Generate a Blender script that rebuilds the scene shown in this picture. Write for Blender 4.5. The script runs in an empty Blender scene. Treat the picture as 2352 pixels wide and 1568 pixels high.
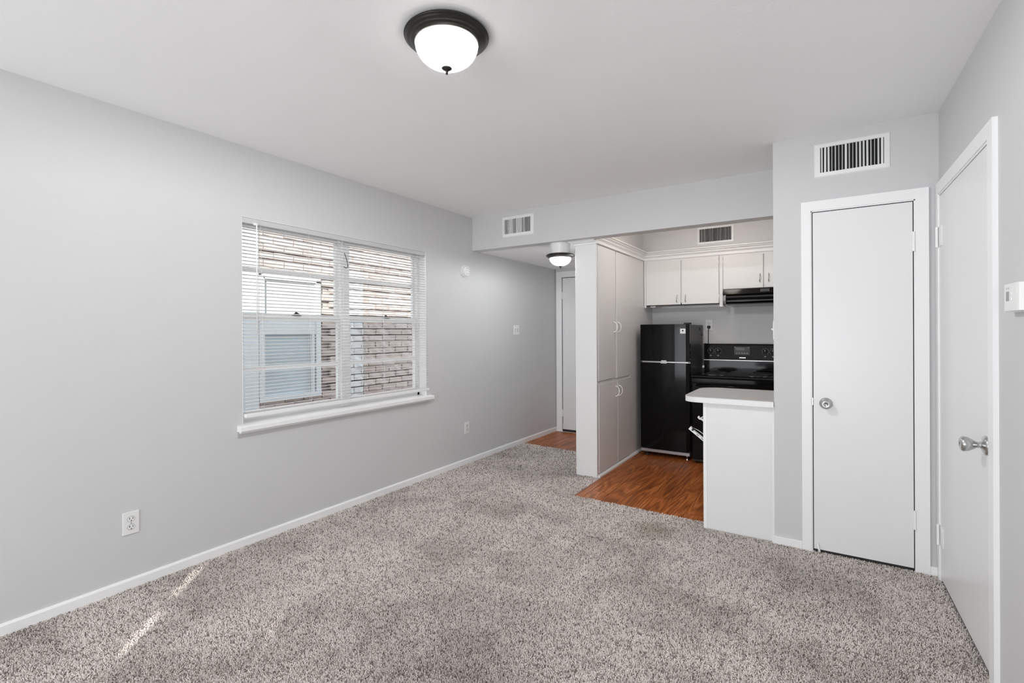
import bpy, bmesh, math, random
import numpy as np
from mathutils import Vector, Matrix

random.seed(7)
rng = np.random.default_rng(7)
SC = bpy.context.scene
COL = SC.collection
R = math.radians

# ------------------------------------------------------------------ camera
FPX = 1124.94
YAW, PITCH, ROLL = 0.5710, -0.00063, -0.00493
fw = Vector((-math.sin(YAW) * math.cos(PITCH), math.cos(YAW) * math.cos(PITCH), math.sin(PITCH)))
r0 = Vector((math.cos(YAW), math.sin(YAW), 0))
u0 = r0.cross(fw)
rt = math.cos(ROLL) * r0 + math.sin(ROLL) * u0
up = -math.sin(ROLL) * r0 + math.cos(ROLL) * u0
cd = bpy.data.cameras.new('camera')
cam = bpy.data.objects.new('camera', cd)
COL.objects.link(cam)
cam.matrix_world = Matrix(((rt.x, up.x, -fw.x, 0), (rt.y, up.y, -fw.y, 0), (rt.z, up.z, -fw.z, 1.297), (0, 0, 0, 1)))
cd.sensor_fit = 'HORIZONTAL'
cd.sensor_width = 36
cd.lens = FPX * 36 / 2352
cd.shift_y = -21.14 / 2352
cd.clip_start = 0.02
SC.camera = cam

# ------------------------------------------------------------------ world, sun, rear fill, exposure
W = bpy.data.worlds.new('world')
SC.world = W
W.use_nodes = True
bg = W.node_tree.nodes['Background']
bg.inputs[0].default_value = (0.88, 0.94, 1.0, 1)
bg.inputs[1].default_value = 2.9

def lamp(name, kind, loc, energy, color=(1, 1, 1), **kw):
    d = bpy.data.lights.new(name, kind)
    d.energy = energy
    d.color = color
    for k, v in kw.items():
        setattr(d, k, v)
    o = bpy.data.objects.new(name, d)
    o.location = loc
    COL.objects.link(o)
    return o

SUN_EL = R(21.8)
sd = Vector((-0.694 * math.cos(SUN_EL), 0.72 * math.cos(SUN_EL), -math.sin(SUN_EL)))
sun = lamp('sun', 'SUN', (4, -4, 6), 10.5, (1, 0.96, 0.90), angle=R(0.53))
sun.rotation_euler = sd.to_track_quat('-Z', 'Y').to_euler()
# unseen area fill added behind the camera, in front of the solid rear wall
rear_fill = lamp('rear_fill_light', 'AREA', (-1.25, -3.12, 1.15), 143, (0.93, 0.965, 1.0), shape='RECTANGLE', size=3.0, size_y=2.1)
rear_fill.rotation_euler = (R(104), 0, 0)   # tilted up so the fill also reaches the ceiling
# kitchen ceiling lamp (hidden behind the dropped header) and hall lamp glow
lamp('kitchen_ceiling_lamp', 'POINT', (-0.95, 4.40, 2.34), 9.5, (1, 0.895, 0.81), shadow_soft_size=0.12)

SC.view_settings.view_transform = 'Standard'
SC.view_settings.look = 'None'
SC.view_settings.gamma = 1.0
SC.view_settings.exposure = 0.0
SC.view_settings.use_curve_mapping = False
SC.cycles.max_bounces = 12
SC.cycles.diffuse_bounces = 8

# ------------------------------------------------------------------ materials
def srgb(r, g, b):
    f = lambda c: (c / 255 / 12.92) if c / 255 <= 0.04045 else ((c / 255 + 0.055) / 1.055) ** 2.4
    return (f(r), f(g), f(b), 1)

def mat(name, col, rough=0.5, metal=0.0, spec=0.5, bump=None, mottle=None, emit=None, coat=0.0):
    m = bpy.data.materials.new(name)
    m.use_nodes = True
    nt = m.node_tree
    b = nt.nodes['Principled BSDF']
    b.inputs['Base Color'].default_value = col
    b.inputs['Roughness'].default_value = rough
    b.inputs['Metallic'].default_value = metal
    b.inputs['Specular IOR Level'].default_value = spec
    b.inputs['Coat Weight'].default_value = coat
    b.inputs['Coat Roughness'].default_value = 0.05
    tc = nt.nodes.new('ShaderNodeTexCoord')
    if bump:
        scale, strength, dist = bump
        n = nt.nodes.new('ShaderNodeTexNoise')
        n.inputs['Scale'].default_value = scale
        n.inputs['Detail'].default_value = 3
        nt.links.new(tc.outputs['Object'], n.inputs['Vector'])
        bp = nt.nodes.new('ShaderNodeBump')
        bp.inputs['Strength'].default_value = strength
        bp.inputs['Distance'].default_value = dist
        nt.links.new(n.outputs['Fac'], bp.inputs['Height'])
        nt.links.new(bp.outputs['Normal'], b.inputs['Normal'])
    if mottle:
        scale, amt = mottle
        n = nt.nodes.new('ShaderNodeTexNoise')
        n.inputs['Scale'].default_value = scale
        n.inputs['Detail'].default_value = 5
        nt.links.new(tc.outputs['Object'], n.inputs['Vector'])
        mx = nt.nodes.new('ShaderNodeMix')
        mx.data_type = 'RGBA'
        mx.inputs[6].default_value = tuple(c * (1 - amt) for c in col[:3]) + (1,)
        mx.inputs[7].default_value = tuple(min(1, c * (1 + amt)) for c in col[:3]) + (1,)
        nt.links.new(n.outputs['Fac'], mx.inputs[0])
        nt.links.new(mx.outputs[2], b.inputs['Base Color'])
    if emit:
        b.inputs['Emission Color'].default_value = emit[0]
        b.inputs['Emission Strength'].default_value = emit[1]
    return m

M = {}
M['wall'] = mat('wall_paint_grey', (0.61, 0.61, 0.612, 1), 0.55, spec=0.35, bump=(110, 0.10, 0.004), mottle=(3, 0.015))
M['ceiling'] = mat('ceiling_paint', (0.90, 0.90, 0.90, 1), 0.8, spec=0.2, bump=(90, 0.14, 0.004), mottle=(2, 0.01))
M['kwall'] = mat('kitchen_wall_paint', (0.62, 0.62, 0.62, 1), 0.45, spec=0.35, bump=(110, 0.08, 0.003))
M['trim'] = mat('trim_white', (0.87, 0.87, 0.87, 1), 0.35, spec=0.5, bump=(30, 0.03, 0.003))
M['door'] = mat('door_white', (0.79, 0.79, 0.79, 1), 0.30, spec=0.5, bump=(18, 0.025, 0.004), mottle=(4, 0.012))
M['cab'] = mat('cabinet_white', (0.80, 0.80, 0.795, 1), 0.40, spec=0.5, bump=(14, 0.02, 0.004), mottle=(5, 0.015))
M['plastic'] = mat('white_plastic', (0.80, 0.80, 0.79, 1), 0.35)
M['vent'] = mat('vent_white_metal', (0.82, 0.82, 0.82, 1), 0.4)
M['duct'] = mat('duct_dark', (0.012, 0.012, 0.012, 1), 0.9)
M['gapshade'] = mat('dark_gap_shade', (0.03, 0.03, 0.03, 1), 0.9)  # shade of the door gaps, put into the plate colour
M['slotgrey'] = mat('outlet_grey', (0.36, 0.36, 0.36, 1), 0.5)
M['slot'] = mat('slot_dark', (0.02, 0.02, 0.02, 1), 0.6)
M['bronze'] = mat('dark_bronze', (0.022, 0.020, 0.017, 1), 0.33, metal=0.6, spec=0.6)
M['nickel'] = mat('satin_nickel', (0.55, 0.55, 0.55, 1), 0.22, metal=1.0)
M['chrome'] = mat('chrome', (0.75, 0.75, 0.75, 1), 0.12, metal=1.0)
M['blackgloss'] = mat('black_appliance', (0.003, 0.003, 0.003, 1), 0.09, spec=0.18)
M['blacksoft'] = mat('black_textured_steel', (0.03, 0.03, 0.03, 1), 0.45, bump=(300, 0.2, 0.001))
M['blackmatte'] = mat('black_matte', (0.010, 0.010, 0.010, 1), 0.6)
M['silver'] = mat('silver_trim', (0.45, 0.46, 0.48, 1), 0.28, metal=0.9)
M['ink'] = mat('panel_ink', (0.38, 0.38, 0.38, 1), 0.6)
M['badge'] = mat('badge_white', (0.75, 0.76, 0.78, 1), 0.3)
M['slat'] = mat('blind_slat_white', (0.86, 0.86, 0.855, 1), 0.4)
M['headrail'] = mat('blind_headrail_grey', (0.56, 0.56, 0.56, 1), 0.45)
M['fridgeside'] = mat('fridge_side_steel', (0.05, 0.05, 0.05, 1), 0.38, bump=(300, 0.2, 0.001))
M['reflector'] = mat('white_reflector', (0.9, 0.9, 0.9, 1), 0.6)
M['vinyl'] = mat('vinyl_frame_white', (0.80, 0.81, 0.82, 1), 0.4)
M['cord'] = mat('cord_white', (0.78, 0.78, 0.77, 1), 0.7)
M['mortar'] = mat('mortar', (0.42, 0.37, 0.35, 1), 0.9)
M['ground'] = mat('concrete_ground', (0.40, 0.39, 0.37, 1), 0.9, mottle=(3, 0.1))
M['roof'] = mat('roof_felt', (0.2, 0.2, 0.2, 1), 0.9)
M['blueglass'] = mat('neighbour_pane', (0.42, 0.47, 0.51, 1), 0.3, spec=0.5, mottle=(2, 0.25))
M['shade'] = mat('neighbour_shade', (0.40, 0.41, 0.415, 1), 0.6)
M['nframe'] = mat('neighbour_frame', (0.58, 0.60, 0.625, 1), 0.5)
M['lcd'] = mat('grey_display', (0.25, 0.26, 0.26, 1), 0.3)

def glass_mat():
    m = bpy.data.materials.new('window_glass')
    m.use_nodes = True
    nt = m.node_tree
    nt.nodes.remove(nt.nodes['Principled BSDF'])
    t = nt.nodes.new('ShaderNodeBsdfTransparent')
    t.inputs[0].default_value = (0.93, 0.95, 0.95, 1)
    g = nt.nodes.new('ShaderNodeBsdfGlossy')
    g.inputs['Roughness'].default_value = 0.02
    lw = nt.nodes.new('ShaderNodeLayerWeight'); lw.inputs[0].default_value = 0.5
    pw = nt.nodes.new('ShaderNodeMath'); pw.operation = 'POWER'; pw.inputs[1].default_value = 4
    nt.links.new(lw.outputs['Facing'], pw.inputs[0])
    f = nt.nodes.new('ShaderNodeMath'); f.operation = 'MULTIPLY_ADD'; f.inputs[1].default_value = 0.6; f.inputs[2].default_value = 0.03
    nt.links.new(pw.outputs[0], f.inputs[0])
    mx = nt.nodes.new('ShaderNodeMixShader')
    nt.links.new(f.outputs[0], mx.inputs[0])
    nt.links.new(t.outputs[0], mx.inputs[1])
    nt.links.new(g.outputs[0], mx.inputs[2])
    nt.links.new(mx.outputs[0], nt.nodes['Material Output'].inputs[0])
    return m
M['glass'] = glass_mat()

def dome_mat(name, glow, clear):
    m = mat(name, (0.85, 0.85, 0.82, 1), 0.25, emit=((1, 1, 0.96, 1), glow))
    nt = m.node_tree
    t = nt.nodes.new('ShaderNodeBsdfTransparent')
    mx = nt.nodes.new('ShaderNodeMixShader'); mx.inputs[0].default_value = clear
    nt.links.new(nt.nodes['Principled BSDF'].outputs[0], mx.inputs[1])
    nt.links.new(t.outputs[0], mx.inputs[2])
    nt.links.new(mx.outputs[0], nt.nodes['Material Output'].inputs[0])
    return m
M['glassdome'] = dome_mat('alabaster_glass', 0.55, 0.2)
M['glasshall'] = dome_mat('alabaster_glass_hall', 0.9, 0.2)

def wood_mat():
    m = bpy.data.materials.new('vinyl_plank_wood')
    m.use_nodes = True
    nt = m.node_tree
    L = nt.links.new
    b = nt.nodes['Principled BSDF']
    b.inputs['Roughness'].default_value = 0.38
    b.inputs['Specular IOR Level'].default_value = 0.35
    tc = nt.nodes.new('ShaderNodeTexCoord')
    oi = nt.nodes.new('ShaderNodeObjectInfo')
    mul = nt.nodes.new('ShaderNodeVectorMath'); mul.operation = 'SCALE'
    cmb = nt.nodes.new('ShaderNodeCombineXYZ')
    for i in range(3):
        L(oi.outputs['Random'], cmb.inputs[i])
    L(cmb.outputs[0], mul.inputs[0]); mul.inputs['Scale'].default_value = 37.0
    add = nt.nodes.new('ShaderNodeVectorMath'); add.operation = 'ADD'
    L(tc.outputs['Object'], add.inputs[0]); L(mul.outputs[0], add.inputs[1])
    # cathedral figure: strongly stretched noise -> sine rings
    mp = nt.nodes.new('ShaderNodeMapping'); mp.inputs['Scale'].default_value = (8.5, 0.75, 1.0)
    L(add.outputs[0], mp.inputs[0])
    n1 = nt.nodes.new('ShaderNodeTexNoise'); n1.inputs['Scale'].default_value = 1.0; n1.inputs['Detail'].default_value = 1.5
    L(mp.outputs[0], n1.inputs['Vector'])
    k = nt.nodes.new('ShaderNodeMath'); k.operation = 'MULTIPLY'; k.inputs[1].default_value = 80.0
    L(n1.outputs['Fac'], k.inputs[0])
    s = nt.nodes.new('ShaderNodeMath'); s.operation = 'SINE'; L(k.outputs[0], s.inputs[0])
    # fine fibres
    mp2 = nt.nodes.new('ShaderNodeMapping'); mp2.inputs['Scale'].default_value = (160, 5, 1)
    L(add.outputs[0], mp2.inputs[0])
    n2 = nt.nodes.new('ShaderNodeTexNoise'); n2.inputs['Scale'].default_value = 1.0; n2.inputs['Detail'].default_value = 4
    L(mp2.outputs[0], n2.inputs['Vector'])
    # broad tone
    mp3 = nt.nodes.new('ShaderNodeMapping'); mp3.inputs['Scale'].default_value = (14, 1.3, 1)
    L(add.outputs[0], mp3.inputs[0])
    n3 = nt.nodes.new('ShaderNodeTexNoise'); n3.inputs['Scale'].default_value = 1.0; n3.inputs['Detail'].default_value = 3
    L(mp3.outputs[0], n3.inputs['Vector'])
    rings = nt.nodes.new('ShaderNodeMath'); rings.operation = 'MULTIPLY_ADD'
    rings.inputs[1].default_value = 0.10; L(s.outputs[0], rings.inputs[0])
    a2 = nt.nodes.new('ShaderNodeMath'); a2.operation = 'MULTIPLY_ADD'; a2.inputs[1].default_value = 0.55; a2.inputs[2].default_value = -0.03
    L(n2.outputs['Fac'], a2.inputs[0])
    a3 = nt.nodes.new('ShaderNodeMath'); a3.operation = 'MULTIPLY_ADD'; a3.inputs[1].default_value = 0.55
    L(n3.outputs['Fac'], a3.inputs[0]); L(a2.outputs[0], a3.inputs[2])
    L(a3.outputs[0], rings.inputs[2])
    rp = nt.nodes.new('ShaderNodeValToRGB')
    el = rp.color_ramp.elements
    el[0].position = 0.22; el[0].color = srgb(82, 40, 14)
    el[1].position = 0.85; el[1].color = srgb(212, 136, 80)
    e = el.new(0.52); e.color = srgb(162, 90, 42)
    L(rings.outputs[0], rp.inputs[0])
    L(rp.outputs[0], b.inputs['Base Color'])
    bp = nt.nodes.new('ShaderNodeBump'); bp.inputs['Strength'].default_value = 0.12; bp.inputs['Distance'].default_value = 0.002
    L(n2.outputs['Fac'], bp.inputs['Height']); L(bp.outputs[0], b.inputs['Normal'])
    return m
M['wood'] = wood_mat()

def laminate_mat():
    m = mat('counter_laminate', (0.60, 0.60, 0.59, 1), 0.35)
    nt = m.node_tree; b = nt.nodes['Principled BSDF']
    tc = nt.nodes.new('ShaderNodeTexCoord')
    mp = nt.nodes.new('ShaderNodeMapping'); mp.inputs['Scale'].default_value = (3, 60, 60)
    n = nt.nodes.new('ShaderNodeTexNoise'); n.inputs['Scale'].default_value = 1.0; n.inputs['Detail'].default_value = 4
    rp = nt.nodes.new('ShaderNodeValToRGB')
    rp.color_ramp.elements[0].position = 0.3; rp.color_ramp.elements[0].color = (0.44, 0.43, 0.415, 1)
    rp.color_ramp.elements[1].position = 0.7; rp.color_ramp.elements[1].color = (0.62, 0.61, 0.60, 1)
    nt.links.new(tc.outputs['Object'], mp.inputs[0]); nt.links.new(mp.outputs[0], n.inputs['Vector'])
    nt.links.new(n.outputs['Fac'], rp.inputs[0]); nt.links.new(rp.outputs[0], b.inputs['Base Color'])
    return m
M['laminate'] = laminate_mat()

def carpet_mats():
    out = []
    for nm, attr in (('carpet_backing', False), ('carpet_yarn', True)):
        m = bpy.data.materials.new(nm); m.use_nodes = True
        nt = m.node_tree; L = nt.links.new
        b = nt.nodes['Principled BSDF']
        b.inputs['Roughness'].default_value = 0.95
        b.inputs['Specular IOR Level'].default_value = 0.05
        if attr:
            a = nt.nodes.new('ShaderNodeAttribute'); a.attribute_name = 'yarn'
            rp = nt.nodes.new('ShaderNodeValToRGB')
            el = rp.color_ramp.elements
            el[0].position = 0.0; el[0].color = (0.22, 0.18, 0.158, 1)
            el[1].position = 1.0; el[1].color = (0.97, 0.895, 0.85, 1)
            e = el.new(0.40); e.color = (0.78, 0.70, 0.655, 1)
            L(a.outputs['Fac'], rp.inputs[0])
            # wear and soil: broad patches with a shape of their own
            tc = nt.nodes.new('ShaderNodeTexCoord')
            n = nt.nodes.new('ShaderNodeTexNoise'); n.inputs['Scale'].default_value = 1.9; n.inputs['Detail'].default_value = 4; n.inputs['Roughness'].default_value = 0.6
            L(tc.outputs['Object'], n.inputs['Vector'])
            r2 = nt.nodes.new('ShaderNodeValToRGB')
            r2.color_ramp.elements[0].position = 0.32; r2.color_ramp.elements[0].color = (0.66, 0.65, 0.635, 1)
            r2.color_ramp.elements[1].position = 0.55; r2.color_ramp.elements[1].color = (1, 1, 1, 1)
            L(n.outputs['Fac'], r2.inputs[0])
            mx = nt.nodes.new('ShaderNodeMix'); mx.data_type = 'RGBA'; mx.blend_type = 'MULTIPLY'; mx.inputs[0].default_value = 1.0
            L(rp.outputs[0], mx.inputs[6]); L(r2.outputs[0], mx.inputs[7])
            # one old olive spill by the kitchen opening
            mp = nt.nodes.new('ShaderNodeMapping'); mp.inputs['Location'].default_value = (0.95, -3.18, 0); L(tc.outputs['Object'], mp.inputs[0])
            gr = nt.nodes.new('ShaderNodeTexNoise'); gr.inputs['Scale'].default_value = 9; L(tc.outputs['Object'], gr.inputs['Vector'])
            ln = nt.nodes.new('ShaderNodeVectorMath'); ln.operation = 'LENGTH'; L(mp.outputs[0], ln.inputs[0])
            ad = nt.nodes.new('ShaderNodeMath'); ad.operation = 'MULTIPLY_ADD'; ad.inputs[1].default_value = 0.16; L(gr.outputs['Fac'], ad.inputs[0]); L(ln.outputs['Value'], ad.inputs[2])
            mr = nt.nodes.new('ShaderNodeMapRange'); mr.inputs[1].default_value = 0.08; mr.inputs[2].default_value = 0.30; mr.inputs[3].default_value = 0.75; mr.inputs[4].default_value = 0.0
            L(ad.outputs[0], mr.inputs[0])
            m2 = nt.nodes.new('ShaderNodeMix'); m2.data_type = 'RGBA'; m2.blend_type = 'MULTIPLY'; m2.inputs[7].default_value = (0.60, 0.58, 0.48, 1)
            L(mr.outputs[0], m2.inputs[0]); L(mx.outputs[2], m2.inputs[6])
            L(m2.outputs[2], b.inputs['Base Color'])
        else:
            b.inputs['Base Color'].default_value = (0.50, 0.46, 0.44, 1)
        out.append(m)
    return out
M['backing'], M['yarn'] = carpet_mats()

def brick_mat(name, c1, c2):
    m = mat(name, c1, 0.9)
    nt = m.node_tree; L = nt.links.new; b = nt.nodes['Principled BSDF']
    oi = nt.nodes.new('ShaderNodeObjectInfo')
    tc = nt.nodes.new('ShaderNodeTexCoord')
    mp = nt.nodes.new('ShaderNodeMapping'); mp.inputs['Scale'].default_value = (8, 8, 40)
    n = nt.nodes.new('ShaderNodeTexNoise'); n.inputs['Scale'].default_value = 1.0; n.inputs['Detail'].default_value = 5
    L(tc.outputs['Object'], mp.inputs[0]); L(mp.outputs[0], n.inputs['Vector'])
    av = nt.nodes.new('ShaderNodeMath'); av.operation = 'MULTIPLY_ADD'; av.inputs[1].default_value = 0.5
    L(oi.outputs['Random'], av.inputs[0])
    hv = nt.nodes.new('ShaderNodeMath'); hv.operation = 'MULTIPLY'; hv.inputs[1].default_value = 0.5
    L(n.outputs['Fac'], hv.inputs[0]); L(hv.outputs[0], av.inputs[2])
    mx = nt.nodes.new('ShaderNodeMix'); mx.data_type = 'RGBA'
    mx.inputs[6].default_value = c1; mx.inputs[7].default_value = c2
    L(av.outputs[0], mx.inputs[0]); L(mx.outputs[2], b.inputs['Base Color'])
    bp = nt.nodes.new('ShaderNodeBump'); bp.inputs['Strength'].default_value = 0.6; bp.inputs['Distance'].default_value = 0.012
    L(n.outputs['Fac'], bp.inputs['Height']); L(bp.outputs[0], b.inputs['Normal'])
    return m
M['brick'] = brick_mat('pink_brick', (0.34, 0.265, 0.24, 1), (0.54, 0.46, 0.43, 1))
M['whitebrick'] = brick_mat('white_painted_brick', (0.54, 0.54, 0.56, 1), (0.64, 0.64, 0.66, 1))

# ------------------------------------------------------------------ mesh helpers
class MB:
    def __init__(self):
        self.v, self.f, self.s = [], [], []
    def add(self, vs, fs, smooth=False):
        n = len(self.v)
        self.v += [tuple(p) for p in vs]
        self.f += [tuple(i + n for i in f) for f in fs]
        self.s += [smooth] * len(fs)
        return self
    def box(self, x0, x1, y0, y1, z0, z1, c=0.0):
        x0, x1 = sorted((x0, x1)); y0, y1 = sorted((y0, y1)); z0, z1 = sorted((z0, z1))
        c = min(c, 0.45 * min(x1 - x0, y1 - y0, z1 - z0))
        if c <= 0:
            vs = [(x, y, z) for z in (z0, z1) for y in (y0, y1) for x in (x0, x1)]
            return self.add(vs, [(0, 2, 3, 1), (4, 5, 7, 6), (0, 1, 5, 4), (2, 6, 7, 3), (0, 4, 6, 2), (1, 3, 7, 5)])
        bm = bmesh.new()
        bmesh.ops.create_cube(bm, size=1)
        for v in bm.verts:
            v.co = Vector(((x0 + x1) / 2 + v.co.x * (x1 - x0), (y0 + y1) / 2 + v.co.y * (y1 - y0), (z0 + z1) / 2 + v.co.z * (z1 - z0)))
        bmesh.ops.bevel(bm, geom=bm.edges[:], offset=c, segments=2, profile=0.5, affect='EDGES')
        bm.verts.index_update()
        self.add([v.co[:] for v in bm.verts], [[v.index for v in f.verts] for f in bm.faces])
        bm.free()
        return self
    def prism(self, pts, axis, a, b):
        """closed 2D outline extruded along axis; pts are the other two coords in xyz order"""
        n = len(pts)
        def mk(p, t):
            return {'x': (t, p[0], p[1]), 'y': (p[0], t, p[1]), 'z': (p[0], p[1], t)}[axis]
        vs = [mk(p, a) for p in pts] + [mk(p, b) for p in pts]
        fs = [tuple(range(n))[::-1], tuple(range(n, 2 * n))] + [(i, (i + 1) % n, n + (i + 1) % n, n + i) for i in range(n)]
        return self.add(vs, fs)
    def lathe(self, prof, c, axis='z', seg=48, smooth=True, caps=True):
        c = Vector(c)
        ax = {'z': ((1, 0, 0), (0, 1, 0), (0, 0, 1)), 'x': ((0, 1, 0), (0, 0, 1), (1, 0, 0)), '-x': ((0, 1, 0), (0, 0, -1), (-1, 0, 0)), 'y': ((0, 0, 1), (1, 0, 0), (0, 1, 0)), '-y': ((1, 0, 0), (0, 0, 1), (0, -1, 0))}[axis]
        a, b, h = map(Vector, ax)
        vs, fs = [], []
        m = len(prof)
        for i in range(seg):
            t = 2 * math.pi * i / seg
            for r, z in prof:
                vs.append(c + a * (r * math.cos(t)) + b * (r * math.sin(t)) + h * z)
        for i in range(seg):
            j = (i + 1) % seg
            for k in range(m - 1):
                fs.append((i * m + k, j * m + k, j * m + k + 1, i * m + k + 1))
        self.add(vs, fs, smooth)
        if caps and prof[0][0] > 1e-5:
            self.add([vs[i * m] for i in range(seg)], [tuple(range(seg))[::-1]])
        if caps and prof[-1][0] > 1e-5:
            self.add([vs[i * m + m - 1] for i in range(seg)], [tuple(range(seg))])
        return self
    def tube(self, path, r, seg=8, closed=False):
        path = [Vector(p) for p in path]
        n = len(path)
        vs, fs = [], []
        nrm = None
        for i, p in enumerate(path):
            if closed:
                t = (path[(i + 1) % n] - path[i - 1]).normalized()
            else:
                t = (path[min(i + 1, n - 1)] - path[max(i - 1, 0)]).normalized()
            if nrm is None:
                nrm = t.orthogonal().normalized()
            nrm = (nrm - t * nrm.dot(t)).normalized()
            bn = t.cross(nrm)
            for k in range(seg):
                a = 2 * math.pi * k / seg
                vs.append(p + nrm * (r * math.cos(a)) + bn * (r * math.sin(a)))
        for i in range(n if closed else n - 1):
            j = (i + 1) % n
            for k in range(seg):
                l = (k + 1) % seg
                fs.append((i * seg + k, i * seg + l, j * seg + l, j * seg + k))
        if not closed:
            fs.append(tuple(range(seg))[::-1]); fs.append(tuple(range((n - 1) * seg, n * seg)))
        return self.add(vs, fs, True)
    def sweep(self, path, prof):
        """profile (offset to the right of the path, z) swept along a mitred 2D path"""
        pts = [Vector(p) for p in path]
        n, m = len(pts), len(prof)
        vs, fs = [], []
        for i, p in enumerate(pts):
            ds = []
            if i > 0: ds.append((pts[i] - pts[i - 1]).normalized())
            if i < n - 1: ds.append((pts[i + 1] - pts[i]).normalized())
            rs = [Vector((d.y, -d.x)) for d in ds]
            o = rs[0] if len(rs) == 1 else (rs[0] + rs[1]) / (1 + rs[0].dot(rs[1]))
            for off, z in prof:
                vs.append((p.x + o.x * off, p.y + o.y * off, z))
        for i in range(n - 1):
            for k in range(m):
                l = (k + 1) % m
                fs.append((i * m + k, (i + 1) * m + k, (i + 1) * m + l, i * m + l))
        fs.append(tuple(range(m))); fs.append(tuple(range((n - 1) * m, n * m))[::-1])
        return self.add(vs, fs)
    def mesh(self, name, m, off=(0, 0, 0)):
        me = bpy.data.meshes.new(name)
        ox, oy, oz = off
        me.from_pydata([(x - ox, y - oy, z - oz) for x, y, z in self.v], [], self.f)
        me.materials.append(m)
        me.polygons.foreach_set('use_smooth', self.s)
        bm = bmesh.new(); bm.from_mesh(me)
        bmesh.ops.recalc_face_normals(bm, faces=bm.faces)
        bm.to_mesh(me); bm.free()
        me.update()
        return me

def tag(o, label=None, cat=None, group=None, kind=None):
    if label: o['label'] = label
    if cat: o['category'] = cat
    if group: o['group'] = group
    if kind: o['kind'] = kind
    return o

def T(name, label, cat, loc=(0, 0, 0), rz=0.0, group=None, kind=None):
    o = bpy.data.objects.new(name, None)
    o.empty_display_size = 0.1
    o.location = loc; o.rotation_euler = (0, 0, rz)
    COL.objects.link(o)
    return tag(o, label, cat, group, kind)

def root_of(o):
    while o.parent: o = o.parent
    return o

def P(name, mb, m, parent, label=None, local=False, kind=None):
    """a part: authored in world coordinates (or the thing's own, when local)"""
    off = (0, 0, 0) if local else tuple(root_of(parent).location)
    o = bpy.data.objects.new(name, mb.mesh(name, M[m], off))
    COL.objects.link(o)
    o.parent = parent
    return tag(o, label, None, None, kind)

def O(name, mb, m, label, cat, kind=None, group=None, loc=None):
    """a thing or a piece of the setting that is one mesh"""
    off = loc or (0, 0, 0)
    o = bpy.data.objects.new(name, mb.mesh(name, M[m], off))
    o.location = off
    COL.objects.link(o)
    return tag(o, label, cat, group, kind)

def dup(o, parent, loc=None):
    c = o.copy(); COL.objects.link(c); c.parent = parent
    if loc is not None: c.location = loc
    return c

# ------------------------------------------------------------------ dimensions (metres; camera stands at x = y = 0)
XL, YS, YC = -2.987, 3.924, 3.376      # left wall, header face, closet wall
XR, DR = 0.4986, 0.01685               # room corner on the right and the small skew of that wall
H, HS = 2.44, 2.112                    # ceiling, underside of the header and hall ceiling
YB = 5.72                              # back of hall and kitchen
YR = -3.2                             # rear wall behind the camera
WY0, WY1, WZ0, WZ1 = 1.618, 3.243, 0.742, 2.009   # window opening in the left wall
PX0, PX1, PY = -1.915, -1.713, 4.05    # pantry end panel

# ------------------------------------------------------------------ the shell
b = MB()
b.box(XL - 0.14, XL, YR - 0.12, WY0, -0.3, H + 0.15)
b.box(XL - 0.14, XL, WY1, YB + 0.12, -0.3, H + 0.15)
b.box(XL - 0.14, XL, WY0, WY1, -0.3, WZ0 - 0.02)
b.box(XL - 0.14, XL, WY0, WY1, WZ1, H + 0.15)
O('wall_left', b, 'wall', 'long grey painted wall with the window in it', 'wall', 'structure')
O('wall_end', MB().box(XL, PX0 - 0.0, YB, YB + 0.1, 0, H), 'wall', 'grey wall at the far end of the hall around a white door', 'wall', 'structure')
O('wall_kitchen', MB().box(PX0, 0.6, YB, YB + 0.1, -0.02, H), 'kwall', 'grey kitchen wall behind the stove and refrigerator', 'wall', 'structure')
O('wall_header', MB().box(XL, -0.272, YS, 4.045, HS, H), 'wall', 'dropped grey header over the hall and kitchen opening', 'wall', 'structure')
O('wall_partition', MB().box(PX0, PX0 + 0.015, PY + 0.02, YB, 0, HS), 'wall', 'hall side of the tall pantry, painted grey', 'wall', 'structure')
b = MB()
b.box(-0.272, XR + 0.12, YC, YC + 0.1, 0, H)
b.box(-0.272, -0.17, YC + 0.1, YB, 0, H)
O('wall_closet', b, 'wall', 'grey closet wall with the narrow white door and a vent above', 'wall', 'structure')
b = MB()
b.box(PX0, -1.735, YS + 0.125, YB, 2.166, H)
b.box(-1.735, -0.272, 5.425, YB, 2.166, H)
O('wall_bulkhead', b, 'wall', 'grey bulkhead wall above the kitchen cabinets', 'wall', 'structure')
# right wall: behind the viewer two unseen, made-up slots shape the sun stripes on the carpet
b = MB()
SLOT = ((4.862, 4.900, ((0.0, 0.6), (1.37, 1.445), (1.575, 3))), (5.668, 5.724, ((0.0, 0.9), (1.675, 1.735), (1.868, 1.912), (2.05, 3))))
ss = [-0.1] + [q for t in SLOT for q in t[:2]] + [6.75]
for i in range(0, len(ss), 2):
    b.box(0, 0.03 if i else 0.12, -ss[i], -ss[i + 1], -0.3, H + 0.15)
for q0, q1, bars in SLOT:
    for z0, z1 in bars:
        b.box(0, 0.03, -q0, -q1, max(z0, -.3), min(z1, H + .15))
wr = O('wall_right', b, 'wall', 'grey wall on the right with a white door and thermostat', 'wall', 'structure')
wr.location = (XR, YC, 0); wr.rotation_euler = (0, 0, DR)
O('wall_rear', MB().box(XL - 0.14, XR + 0.25, YR - 0.1, YR, -0.3, H + 0.15), 'wall', 'grey wall behind the viewer', 'wall', 'structure')
b = MB()
b.box(XL - 0.14, XR + 0.25, YR - 0.12, YS + 0.06, H, H + 0.15)
b.box(XL - 0.14, XR + 0.25, YS + 0.06, YB + 0.12, H, H + 0.15)
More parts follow.
